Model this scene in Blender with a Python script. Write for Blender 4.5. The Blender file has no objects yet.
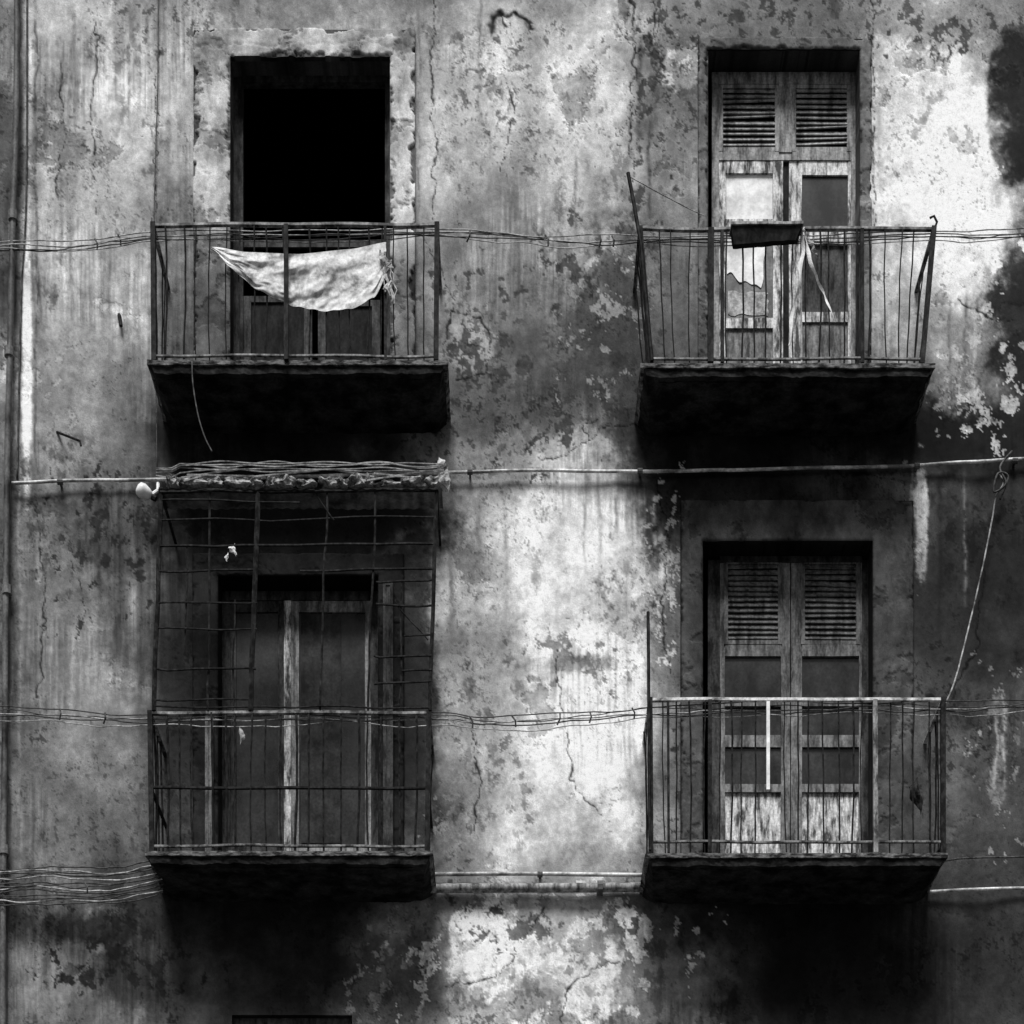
import bpy, bmesh, math, random
import numpy as np
from mathutils import Vector, noise as mn
random.seed(7)
col = bpy.context.scene.collection
S, D, YV, ZC = 0.0069, 14.0, 1720.0, 1.6
def dq(d): return d if d < .1 else .1+(d-.1)*.82
def P(px, py, d=0.0):
    d = dq(d); k = S*(D-d)/D
    return Vector(((px-512)*k, -d, ZC+(YV-py)*k))
ORG = {}
def put(o, parent=None):
    col.objects.link(o)
    if parent is not None: o.parent = parent
    return o
def empty(name, loc, label, cat, group=None):
    o = bpy.data.objects.new(name, None); o.location = loc; put(o); ORG[o.name] = Vector(loc)
    o['label'] = label; o['category'] = cat
    if group: o['group'] = group
    return o
def tag(o, label, cat=None, group=None, kind=None):
    if label: o['label'] = label
    if cat: o['category'] = cat
    if group: o['group'] = group
    if kind: o['kind'] = kind
    return o
# ---------------------------------------------------------------- mesh builder
class MB:
    def __init__(s): s.v = []; s.f = []
    def hexa(s, c):
        b = len(s.v); s.v += [Vector(p) for p in c]
        for f in ((0,1,2,3),(7,6,5,4),(0,4,5,1),(1,5,6,2),(2,6,7,3),(3,7,4,0)): s.f.append(tuple(b+i for i in f))
    def box(s, a, b):
        x0,x1 = sorted((a[0],b[0])); y0,y1 = sorted((a[1],b[1])); z0,z1 = sorted((a[2],b[2]))
        s.hexa([(x0,y0,z0),(x0,y1,z0),(x1,y1,z0),(x1,y0,z0),(x0,y0,z1),(x0,y1,z1),(x1,y1,z1),(x1,y0,z1)])
    def pbox(s, x0, y0, x1, y1, d0, d1):      # rectangle measured on its front face (depth d1), thick back to d0
        a = P(x0,y0,d1); b = P(x1,y1,d1); s.box((a.x,-d1,a.z),(b.x,-d0,b.z))
    def tube(s, pts, r, n=7, cap=True):
        pts = [Vector(p) for p in pts]; rings = []; up = None
        for i,p in enumerate(pts):
            t = (pts[min(i+1,len(pts)-1)]-pts[max(i-1,0)])
            t = t.normalized() if t.length > 1e-9 else Vector((0,0,1))
            if up is None: up = Vector((0,0,1)) if abs(t.z) < .9 else Vector((0,1,0))
            u = (up - t*up.dot(t)); u = u.normalized() if u.length>1e-6 else t.orthogonal().normalized(); up = u
            w = t.cross(u); rr = r(i/(len(pts)-1)) if callable(r) else r
            b = len(s.v); rings.append(b)
            for k in range(n):
                a = 2*math.pi*k/n; s.v.append(p + u*math.cos(a)*rr + w*math.sin(a)*rr)
        for i in range(len(rings)-1):
            a,b = rings[i],rings[i+1]
            for k in range(n): s.f.append((a+k,a+(k+1)%n,b+(k+1)%n,b+k))
        if cap:
            s.f.append(tuple(rings[0]+k for k in range(n))[::-1]); s.f.append(tuple(rings[-1]+k for k in range(n)))
    def bar(s, a, b, w, h=None):              # square bar
        h = h or w; a=Vector(a); b=Vector(b); t=(b-a).normalized()
        u = t.cross(Vector((0,1,0))); u = u.normalized() if u.length>1e-4 else Vector((1,0,0)); v = t.cross(u).normalized()
        c=[]
        for p in (a,b):
            for i,j in ((-1,-1),(1,-1),(1,1),(-1,1)): c.append(p+u*i*w/2+v*j*h/2)
        s.hexa(c)
    def grid(s, fn, nu, nv):
        b=len(s.v)
        for j in range(nv+1):
            for i in range(nu+1): s.v.append(Vector(fn(i/nu,j/nv)))
        for j in range(nv):
            for i in range(nu):
                q=b+j*(nu+1)+i; s.f.append((q,q+nu+1,q+nu+2,q+1))
    def build(s, name, m, parent=None, smooth=False, rough=0, sub=0, fix=True, origin=None):
        o0 = Vector((0,0,0)); root = parent
        while root is not None and root.parent is not None: root = root.parent
        if root is not None: o0 = ORG.get(root.name, o0)
        elif origin is not False:
            xs=[v.x for v in s.v]; ys=[v.y for v in s.v]; zs=[v.z for v in s.v]
            o0 = Vector(((min(xs)+max(xs))/2,(min(ys)+max(ys))/2,min(zs)))
        me = bpy.data.meshes.new(name); me.from_pydata([v-o0 for v in s.v],[],s.f)
        bm = bmesh.new(); bm.from_mesh(me)
        if fix: bmesh.ops.recalc_face_normals(bm, faces=bm.faces)
        if sub:
            for _ in range(12):
                es=[e for e in bm.edges if e.calc_length()>sub]
                if not es: break
                bmesh.ops.subdivide_edges(bm, edges=es, cuts=1, use_grid_fill=True)
            bmesh.ops.triangulate(bm, faces=[f for f in bm.faces if len(f.verts)>4])
        if rough:
            for v in bm.verts:
                w=v.co+o0
                n1=mn.noise_vector(w*9)*rough+mn.noise_vector(w*31)*rough*.7
                v.co += n1
        for f in bm.faces: f.smooth = smooth
        bm.to_mesh(me); bm.free(); me.materials.append(m)
        o = bpy.data.objects.new(name, me); put(o, parent)
        if parent is None and origin is not False: o.location = o0; ORG[o.name]=o0
        return o
# ---------------------------------------------------------------- materials
def grey(v): return (v,v,v,1)
def mat(name, a, b, scale=14, stretch=(1,1,1), rough=.8, metal=0, bump=.2, lo=.38, hi=.62, fine=.3, spec=.2):
    m = bpy.data.materials.new(name); m.use_nodes=True; N=m.node_tree.nodes; L=m.node_tree.links
    bs=N['Principled BSDF']; tc=N.new('ShaderNodeTexCoord'); mp=N.new('ShaderNodeMapping'); mp.inputs['Scale'].default_value=stretch
    L.new(tc.outputs['Object'],mp.inputs['Vector'])
    n=N.new('ShaderNodeTexNoise'); n.inputs['Scale'].default_value=scale; n.inputs['Detail'].default_value=5; n.inputs['Roughness'].default_value=.68
    L.new(mp.outputs[0],n.inputs['Vector'])
    r=N.new('ShaderNodeValToRGB'); r.color_ramp.elements[0].position=lo; r.color_ramp.elements[1].position=hi
    r.color_ramp.elements[0].color=grey(a); r.color_ramp.elements[1].color=grey(b); L.new(n.outputs['Fac'],r.inputs['Fac'])
    n2=N.new('ShaderNodeTexNoise'); n2.inputs['Scale'].default_value=60; n2.inputs['Detail'].default_value=3; L.new(tc.outputs['Object'],n2.inputs['Vector'])
    mr=N.new('ShaderNodeMapRange'); mr.inputs['From Min'].default_value=.3; mr.inputs['From Max'].default_value=.7
    mr.inputs['To Min'].default_value=1-fine; mr.inputs['To Max'].default_value=1+fine; L.new(n2.outputs['Fac'],mr.inputs['Value'])
    mx=N.new('ShaderNodeMix'); mx.data_type='RGBA'; mx.blend_type='MULTIPLY'; mx.inputs['Factor'].default_value=1
    L.new(r.outputs['Color'],mx.inputs['A']); L.new(mr.outputs[0],mx.inputs['B']); L.new(mx.outputs['Result'],bs.inputs['Base Color'])
    bs.inputs['Roughness'].default_value=rough; bs.inputs['Metallic'].default_value=metal; bs.inputs['Specular IOR Level'].default_value=spec
    if bump:
        bp=N.new('ShaderNodeBump'); bp.inputs['Strength'].default_value=bump; bp.inputs['Distance'].default_value=.01
        L.new(n.outputs['Fac'],bp.inputs['Height']); L.new(bp.outputs[0],bs.inputs['Normal'])
    return m
M = dict(
 iron = mat('aged_iron',.003,.032,30,(1,1,.6),.7,bump=0,spec=.10,lo=.42,hi=.7),
 ironl= mat('worn_iron',.03,.34,18,(1,1,.3),.6,bump=.2),
 rail = mat('handrail_iron',.012,.30,10,(1,1,1),.5,bump=.2,lo=.42,hi=.66),
 railw= mat('pale_handrail',.10,.62,9,(1,1,1),.5,bump=.2,lo=.36,hi=.56),
 slab = mat('sooty_concrete',.004,.035,7,(1,1,2),.95,bump=.7,spec=.05,lo=.40,hi=.68),
 lip  = mat('slab_lip',.012,.20,14,(1,1,3),.9,bump=.6,spec=.1,lo=.42,hi=.66),
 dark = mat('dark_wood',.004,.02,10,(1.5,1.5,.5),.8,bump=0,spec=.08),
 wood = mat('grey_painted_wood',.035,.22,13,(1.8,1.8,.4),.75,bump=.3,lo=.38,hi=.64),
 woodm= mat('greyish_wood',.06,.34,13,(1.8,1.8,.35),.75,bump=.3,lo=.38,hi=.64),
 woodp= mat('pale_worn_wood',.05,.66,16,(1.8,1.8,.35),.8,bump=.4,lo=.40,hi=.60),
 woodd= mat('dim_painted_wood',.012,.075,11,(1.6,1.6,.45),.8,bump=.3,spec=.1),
 pane = mat('dusty_glass',.005,.035,4,(1,1,.7),.25,bump=0,spec=.4),
 paneg= mat('grey_glass',.05,.18,4,(1,1,.5),.3,bump=0,spec=.4),
 paper= mat('white_paper',.50,.88,5,(1,1,1),.9,bump=.1,fine=.08),
 cloth= mat('stained_cloth',.14,.66,7,(1,1,1),.95,bump=.15,lo=.34,hi=.56,fine=.2),
 rag  = mat('grey_rag',.15,.5,12,(1,1,1),.95),
 stone= mat('rubble',.03,.34,16,(1,1,1),.9,bump=.6),
 cable= mat('cable_sheath',.012,.09,20,(1,1,1),.6,bump=0),
 cablel=mat('pale_cable',.10,.50,12,(1,1,1),.6,bump=0),
 pipe = mat('galvanised_pipe',.14,.7,6,(.5,1,1),.45,bump=.1,lo=.42,hi=.58),
 dpipe= mat('tarred_pipe',.02,.14,5,(1,1,.5),.6,bump=.1),
 white= mat('white_enamel',.6,.85,10,(1,1,1),.4,bump=0,fine=.1),
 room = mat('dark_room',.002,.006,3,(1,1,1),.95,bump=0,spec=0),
 road = mat('asphalt',.04,.06,20,(1,1,1),.9,bump=0),
 pave = mat('paving',.12,.2,6,(1,1,1),.9,bump=0),
 roof = mat('roof_tiles',.15,.25,6,(1,1,1),.9,bump=0),
)
def plaster_mat():
    m=bpy.data.materials.new('weathered_shaded_plaster'); m.use_nodes=True; N=m.node_tree.nodes; L=m.node_tree.links
    bs=N['Principled BSDF']; at=N.new('ShaderNodeAttribute'); at.attribute_name='tone'
    tc=N.new('ShaderNodeTexCoord')
    def nz(scale,detail,stretch=(1,1,1),r=.65):
        mp=N.new('ShaderNodeMapping'); mp.inputs['Scale'].default_value=stretch; L.new(tc.outputs['Object'],mp.inputs['Vector'])
        n=N.new('ShaderNodeTexNoise'); n.inputs['Scale'].default_value=scale; n.inputs['Detail'].default_value=detail; n.inputs['Roughness'].default_value=r
        L.new(mp.outputs[0],n.inputs['Vector']); return n
    def rng(n,a,b,c,d):
        q=N.new('ShaderNodeMapRange'); q.inputs['From Min'].default_value=a; q.inputs['From Max'].default_value=b; q.inputs['To Min'].default_value=c; q.inputs['To Max'].default_value=d
        L.new(n.outputs[0],q.inputs['Value']); return q
    def mul(a,b):
        q=N.new('ShaderNodeMath'); q.operation='MULTIPLY'; L.new(a.outputs[0] if a.type!='ATTRIBUTE' else a.outputs['Fac'],q.inputs[0]); L.new(b.outputs[0],q.inputs[1]); return q
    n1=nz(30,6,r=.74); n2=nz(140,2)
    f=mul(mul(at,rng(n1,.3,.7,.80,1.20)),rng(n2,.3,.7,.80,1.20))
    cl=N.new('ShaderNodeMath'); cl.operation='MINIMUM'; L.new(f.outputs[0],cl.inputs[0]); cl.inputs[1].default_value=.88
    L.new(cl.outputs[0],bs.inputs['Base Color']); bs.inputs['Roughness'].default_value=.9; bs.inputs['Specular IOR Level'].default_value=.12
    bp=N.new('ShaderNodeBump'); bp.inputs['Strength'].default_value=.28; bp.inputs['Distance'].default_value=.008
    L.new(n1.outputs[0],bp.inputs['Height']); L.new(bp.outputs[0],bs.inputs['Normal'])
    return m
PL = plaster_mat()
# ---------------------------------------------------------------- weathering of the plaster, plus shade painted into its tones
rs=np.random.RandomState(11); T=rs.rand(16,256,256).astype(np.float32)
def vn(x,y,k):
    xi=np.floor(x).astype(int); yi=np.floor(y).astype(int); fx=x-xi; fy=y-yi
    fx=fx*fx*(3-2*fx); fy=fy*fy*(3-2*fy); t=T[k%16]; a=xi&255; b=yi&255; a1=(xi+1)&255; b1=(yi+1)&255
    return (t[a,b]*(1-fx)+t[a1,b]*fx)*(1-fy)+(t[a,b1]*(1-fx)+t[a1,b1]*fx)*fy
def fbm(x,y,o,k,g=.55):
    s=0; a=1; n=0
    for i in range(o):
        s=s+a*(vn(x*2**i+17.3*i+k*5.1,y*2**i+9.7*i+k*3.3,k+i)*2-1); n+=a; a*=g
    return s/n*1.5
def fbr(x,y,o,k,g=.55):            # rotated octaves: no lattice direction shows
    s=0; a=1; n=0
    for i in range(o):
        c,sn=math.cos(.7*i+.4),math.sin(.7*i+.4); xx=(x*c-y*sn)*2**i; yy=(x*sn+y*c)*2**i
        s=s+a*(vn(xx+17.3*i+k*5.1,yy+9.7*i+k*3.3,k+i)*2-1); n+=a; a*=g
    return s/n*1.5
def ss(a,b,x):
    t=np.clip((x-a)/(b-a),0,1); return t*t*(3-2*t)
G=np.array([  # wall tones; shade under the slabs and behind the cage is painted in
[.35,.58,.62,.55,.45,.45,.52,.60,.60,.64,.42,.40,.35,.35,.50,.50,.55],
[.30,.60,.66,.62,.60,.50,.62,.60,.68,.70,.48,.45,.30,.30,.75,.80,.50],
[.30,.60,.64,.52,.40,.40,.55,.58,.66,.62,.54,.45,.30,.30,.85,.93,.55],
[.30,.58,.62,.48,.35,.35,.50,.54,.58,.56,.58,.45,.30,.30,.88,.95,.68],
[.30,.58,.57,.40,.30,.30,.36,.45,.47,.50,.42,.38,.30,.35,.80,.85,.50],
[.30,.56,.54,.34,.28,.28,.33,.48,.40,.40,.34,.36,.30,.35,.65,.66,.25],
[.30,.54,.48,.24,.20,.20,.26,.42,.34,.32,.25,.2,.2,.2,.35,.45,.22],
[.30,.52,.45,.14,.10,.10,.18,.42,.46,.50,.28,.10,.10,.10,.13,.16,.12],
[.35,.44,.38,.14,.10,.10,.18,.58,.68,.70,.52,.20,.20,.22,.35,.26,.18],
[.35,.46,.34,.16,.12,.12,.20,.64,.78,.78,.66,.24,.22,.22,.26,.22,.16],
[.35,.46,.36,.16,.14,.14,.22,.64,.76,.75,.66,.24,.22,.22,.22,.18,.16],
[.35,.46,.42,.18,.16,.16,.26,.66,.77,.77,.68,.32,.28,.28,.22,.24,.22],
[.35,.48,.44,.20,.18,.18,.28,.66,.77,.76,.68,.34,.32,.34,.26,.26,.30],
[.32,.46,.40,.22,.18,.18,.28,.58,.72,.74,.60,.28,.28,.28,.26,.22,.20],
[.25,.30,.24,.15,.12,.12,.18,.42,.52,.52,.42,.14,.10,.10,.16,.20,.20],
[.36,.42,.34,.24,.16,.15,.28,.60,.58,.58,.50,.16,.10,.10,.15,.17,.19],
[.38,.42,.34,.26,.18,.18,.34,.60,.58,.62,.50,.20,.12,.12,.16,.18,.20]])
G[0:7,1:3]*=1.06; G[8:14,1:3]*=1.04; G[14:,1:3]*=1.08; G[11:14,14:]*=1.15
PATCH=[ # cx,cy,rx,ry,tone,edge,noise,alpha
(1016,108,30,80,.12,.10,.16,.95),(1022,325,40,80,.14,.45,.7,.92),(985,435,80,36,.12,.5,.8,.9),(920,432,50,30,.10,.6,.6,.9),
(664,95,30,80,.38,.7,1,.75),(676,66,17,26,.72,.15,.8,.9),
(606,330,38,75,.27,.6,1.1,.85),(540,352,36,26,.32,.6,1.1,.8),(468,345,24,26,.56,.08,.5,.75),(480,410,46,30,.34,.5,1,.8),(520,290,60,22,.40,.7,1,.6),(560,400,60,30,.30,.6,1.1,.7),
(665,430,24,60,.10,.3,.5,.95),(572,446,36,15,.58,.12,.7,.85),(505,245,40,30,.52,.5,1,.7),  # first patch: shadow under the upper right slab painted dark
(930,135,56,100,.97,.7,.7,.95),(900,110,30,70,.90,.7,.8,.8),(958,208,66,38,.97,.5,.7,.95),(955,268,34,36,.88,.5,.9,.9),(965,345,24,44,.60,.6,1.1,.8),
(590,590,52,100,.86,.7,.7,.8),(520,560,40,60,.78,.6,.8,.7),(600,745,45,70,.84,.7,.7,.7),(520,800,60,50,.74,.6,.8,.7),(575,664,34,7,.46,.6,1.0,.75),(480,660,34,60,.58,.7,.8,.6),(470,640,26,14,.52,.6,1,.6),
(488,950,44,42,.88,.08,.6,.95),(596,990,34,40,.82,.07,.7,.95),(540,1010,22,30,.44,.2,.8,.8),(640,930,30,30,.30,.5,.8,.8),(415,960,26,50,.30,.5,.8,.8),(90,1000,60,40,.42,.5,.9,.6),(640,1000,26,30,.5,.15,.9,.7),
(27,350,5,130,.97,.4,.4,.95),(28,100,5,130,.66,.4,.5,.7),(921,520,6,48,.82,.3,.9,.9),(1000,745,9,52,.55,.5,1.3,.8),(985,560,50,50,.13,.5,.8,.7),(940,640,26,60,.22,.6,1,.7),
(105,560,36,75,.27,.6,1.1,.8),(60,640,40,60,.50,.6,.9,.6),(70,780,60,70,.52,.7,.6,.7),(70,960,40,50,.50,.4,.9,.6),(130,985,30,30,.16,.5,.9,.7),(100,930,60,14,.14,.5,.9,.8),
(100,90,34,110,.70,.8,.9,.6),(215,50,16,40,.72,.2,.8,.8),(170,300,16,60,.34,.6,1,.7),
(555,110,44,56,.76,.7,.8,.6),(480,190,30,50,.46,.7,1,.6),(600,30,50,16,.70,.5,.9,.7),(745,20,60,22,.38,.4,.7,.7),(950,22,70,20,.52,.4,1.1,.8),(470,60,30,60,.62,.7,.8,.6),
(655,505,16,60,.20,.5,1,.7),(668,640,14,70,.34,.6,1,.6),(702,640,10,90,.18,.3,.5,.7),(130,400,26,60,.42,.6,.8,.5),(70,420,30,40,.58,.6,.8,.5),
(297,520,145,52,.10,.3,.4,.9),(182,700,24,150,.17,.4,.6,.8),(414,700,22,150,.17,.4,.6,.85)]  # these patches paint the shade behind the cage into the wall
FLAKE=[ # cx,cy,rx,ry,tone,scale,threshold: areas of hard-edged flakes
(985,370,38,60,.75,13,.16),(1000,230,24,40,.90,16,.05),(945,400,30,24,.55,9,.18),(1000,760,24,70,.50,10,.22),(560,960,110,60,.78,16,.20),(520,930,60,20,.30,12,.22),
(665,560,16,70,.75,8,.15),(540,350,100,90,.22,15,.22),(600,310,40,60,.55,12,.26),(470,345,34,40,.30,7,.22),(650,120,22,110,.22,11,.22),(950,30,70,26,.25,9,.18),
(400,980,40,40,.5,10,.24),(120,960,70,40,.14,13,.22),(900,540,14,60,.5,9,.24),(100,545,40,60,.15,12,.22),(690,780,16,60,.18,9,.2),(560,660,70,26,.42,11,.24),(740,20,70,20,.2,9,.2),(480,800,40,50,.50,14,.28),(930,100,40,60,.62,16,.36)]
DRIP=[(662,535,600,3.5,.92),(668,548,585,2.5,.85),(655,500,560,3,.8),(530,556,650,2.5,.95),(521,570,620,2,.95),(548,520,610,2,.9),(600,480,560,3,.5),(480,500,580,2.5,.45),
(505,480,620,3,.5),(452,490,640,3,.42),(1004,700,790,2.5,.75),(996,720,800,1.8,.7),(925,480,560,2,.9),(912,475,520,2,.6),(640,40,150,3,.2),(650,120,220,2,.2),(560,30,140,2,.8),
(110,0,130,2.5,.85),(75,20,200,2,.42),(130,10,120,2,.40),(480,0,120,2,.4),(575,160,230,2,.3),(520,240,300,2,.3),(965,300,380,2,.3),(950,310,400,2,.3),(975,290,400,2,.75),
(100,490,600,3,.16),(85,490,560,2,.18),(120,490,640,3,.16),(60,486,540,2,.25),(140,500,600,2,.18),(20,480,860,2,.55),(8,400,700,3,.2),(630,730,800,2,.5),(470,730,800,2,.5),(880,60,160,2,.6),
(700,60,210,1.5,.6),(36,0,480,1.2,.2),(205,60,200,1.5,.3),(418,0,220,1.5,.35),(585,486,560,2,.45),(617,484,540,2,.4),(940,480,640,2.5,.12),(965,480,600,2,.45)]
CRACK=[[(632,0),(637,50),(630,110),(634,182)],[(612,18),(622,36),(637,50),(655,40),(660,20)],[(436,0),(431,80),(435,150),(432,222)],[(158,50),(155,222)],[(97,20),(92,140),(97,215)],
[(540,458),(568,455),(590,440),(606,428),(642,424)],[(590,440),(584,428),(600,420)],[(556,650),(560,700),(575,790),(612,822)],[(447,985),(478,982),(500,976),(522,940),(545,908)],
[(560,1024),(566,990),(590,968),(620,962)],[(420,230),(455,300),(442,345)],[(905,480),(912,560),(908,690)],
[(655,480),(668,540),(660,600),(672,690)],[(960,300),(985,320),(1010,318)],[(872,0),(874,225)],[(655,0),(652,40),(700,48)],[(985,560),(975,650),(950,700)],[(820,470),(900,480)],
[(450,310),(480,316),(492,340),(484,372),(455,380)],[(505,60),(515,110),(500,170)],[(60,60),(64,140),(56,200)],[(70,560),(84,590),(80,640)],
[(196,46),(250,42),(300,47),(360,40),(412,46)],[(205,60),(212,120),(203,190)],[(403,70),(396,130),(404,200)],[(470,730),(482,780),(474,840)],[(35,500),(45,600),(38,700)]]
THICK=[[(489,34),(493,20),(502,13),(514,13),(524,20),(532,28)],[(500,14),(506,26)],[(630,0),(634,20)]]
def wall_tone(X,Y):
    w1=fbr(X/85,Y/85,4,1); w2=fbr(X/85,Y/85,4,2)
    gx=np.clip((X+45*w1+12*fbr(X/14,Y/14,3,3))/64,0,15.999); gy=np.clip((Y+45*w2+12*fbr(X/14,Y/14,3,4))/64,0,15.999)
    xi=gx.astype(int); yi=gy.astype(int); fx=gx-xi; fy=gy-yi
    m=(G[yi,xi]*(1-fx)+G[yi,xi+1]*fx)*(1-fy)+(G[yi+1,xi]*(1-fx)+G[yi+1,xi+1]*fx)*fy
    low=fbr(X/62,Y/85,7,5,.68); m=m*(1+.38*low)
    grit=fbr(X/9,Y/9,5,8,.76)
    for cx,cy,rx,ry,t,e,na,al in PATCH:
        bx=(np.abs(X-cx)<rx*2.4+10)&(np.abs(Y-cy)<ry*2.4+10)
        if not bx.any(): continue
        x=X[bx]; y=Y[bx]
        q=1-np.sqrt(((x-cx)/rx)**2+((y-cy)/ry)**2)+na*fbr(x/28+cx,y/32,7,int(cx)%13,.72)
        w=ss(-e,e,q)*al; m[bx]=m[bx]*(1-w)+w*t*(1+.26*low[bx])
    X2=X+2*fbr(X/40,Y/60,3,2)
    st=fbm(X2/3.2,Y/130,4,6,.8); sm=ss(.0,.5,fbr(X/110,Y/110,3,7)); m=m*(1+.26*st*sm)
    st2=fbm(X2/22,Y/260,3,9,.6); m=m*(1+.08*st2)
    rel=.003*fbr(X/60,Y/60,4,9)+.0006*grit
    for cx,cy,rx,ry,t,sc,th in FLAKE:
        bx=(np.abs(X-cx)<rx*1.6)&(np.abs(Y-cy)<ry*1.6)
        if not bx.any(): continue
        x=X[bx]; y=Y[bx]; fall=.7*((((x-cx)/rx)**2+((y-cy)/ry)**2))
        f=fbr(x/sc+cx*.37,y/(sc*1.25),6,int(cy)%13,.66)-.22*fall
        w=ss(th,th+.035,f)*.85; l=np.exp(-((f-th)/.02)**2)
        m[bx]=(m[bx]*(1-w)+w*t*(1+.2*low[bx]+.15*grit[bx]))*(1-.22*l); rel[bx]-=.002*w
    zone=ss(.12,.45,fbr(X/130,Y/120,3,12))
    pe=fbr(X/50,Y/56,7,10,.68); pk=ss(.33,.37,pe)*zone; ln_=np.exp(-((pe-.352)/.015)**2)*zone; rim=ss(.24,.32,pe)*(1-ss(.32,.34,pe))*zone  # thin dark line at peel edges is a painted shadow
    m=m*(1-.20*pk)*(1-.36*ln_)*(1+.10*rim); rel=rel-.004*pk
    pe3=fbr(X/70+31,Y/80+7,7,4,.68); z3=ss(.1,.45,fbr(X/140+5,Y/130,3,2)); k3=ss(.36,.39,pe3)*z3; l3=np.exp(-((pe3-.38)/.013)**2)*z3  # second peel layer, its edge shadow painted the same way
    m=m*(1+.16*k3)*(1-.34*l3); rel=rel-.003*k3
    dens=ss(.0,.55,fbr(X/90,Y/90,3,14)); m=m*(1-.44*dens*ss(.3,.5,grit)); m=m*(1+.14*grit)
    g2=fbr(X/4,Y/6,4,2,.78); m=m*(1-.32*ss(.34,.56,g2)*ss(-.05,.45,fbr(X/60,Y/70,3,6)))*(1+.06*g2)
    bl=ss(.15,.55,fbr(X/60+9,Y/90,4,11))*ss(.12,.38,fbr(X/14,Y/24,6,1,.74)); m=m*(1-.28*bl)
    hz=np.abs(fbr(X/30,Y/34,5,15,.6)); m=m*(1-.4*np.exp(-(hz/.010)**2)*ss(.12,.45,fbr(X/100,Y/100,3,13)))
    for x0,y0,y1,w,t in DRIP:
        bx=(np.abs(X-x0)<w*5+6)&(Y>y0-25)&(Y<y1+30)
        if not bx.any(): continue
        x=X[bx]; y=Y[bx]; c=x0+2.5*fbm(y/30,y*0+x0,3,2); ww=w*(.6+.9*np.abs(fbm(y/18,y*0+x0,3,5)))
        g=np.exp(-((x-c)/ww)**2)*ss(y0-18,y0+10,y)*(1-ss(y1-25,y1+25,y))*.75*np.clip(.45+1.3*(grit[bx]+.2),0,1); m[bx]=m[bx]*(1-g)+g*t
    for lines,mul_ in ((CRACK,1.0),(THICK,3.2)):
      for line in lines:
        for (ax,ay),(bx_,by) in zip(line,line[1:]):
            k=(X>min(ax,bx_)-14)&(X<max(ax,bx_)+14)&(Y>min(ay,by)-14)&(Y<max(ay,by)+14)
            if not k.any(): continue
            x=X[k]+4*fbr(X[k]/12,Y[k]/12,4,6); y=Y[k]+4*fbr(X[k]/12,Y[k]/12,4,7)
            dx,dy=bx_-ax,by-ay; t=np.clip(((x-ax)*dx+(y-ay)*dy)/(dx*dx+dy*dy),0,1)
            dd=np.hypot(x-ax-t*dx,y-ay-t*dy); th=mul_*(.3+.8*np.clip(fbr(X[k]/20,Y[k]/20,3,8)+.3,0,1.5))
            c=np.exp(-(dd/th)**2); m[k]=m[k]*(1-.75*c); rel[k]=rel[k]-.002*c
            rel[k]=rel[k]+.001*np.exp(-((dd-3)/2)**2)
    return m,rel,low
def coords(lo,hi,f0,f1,fine,coarse,keys):
    a=list(np.arange(lo,f0,coarse))+list(np.arange(f0,f1,fine))+list(np.arange(f1,hi,coarse))+[hi]
    a=[v for v in a if all(abs(v-k)>fine*.55 for k in keys)]+list(keys); return np.array(sorted(set(a)))
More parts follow.
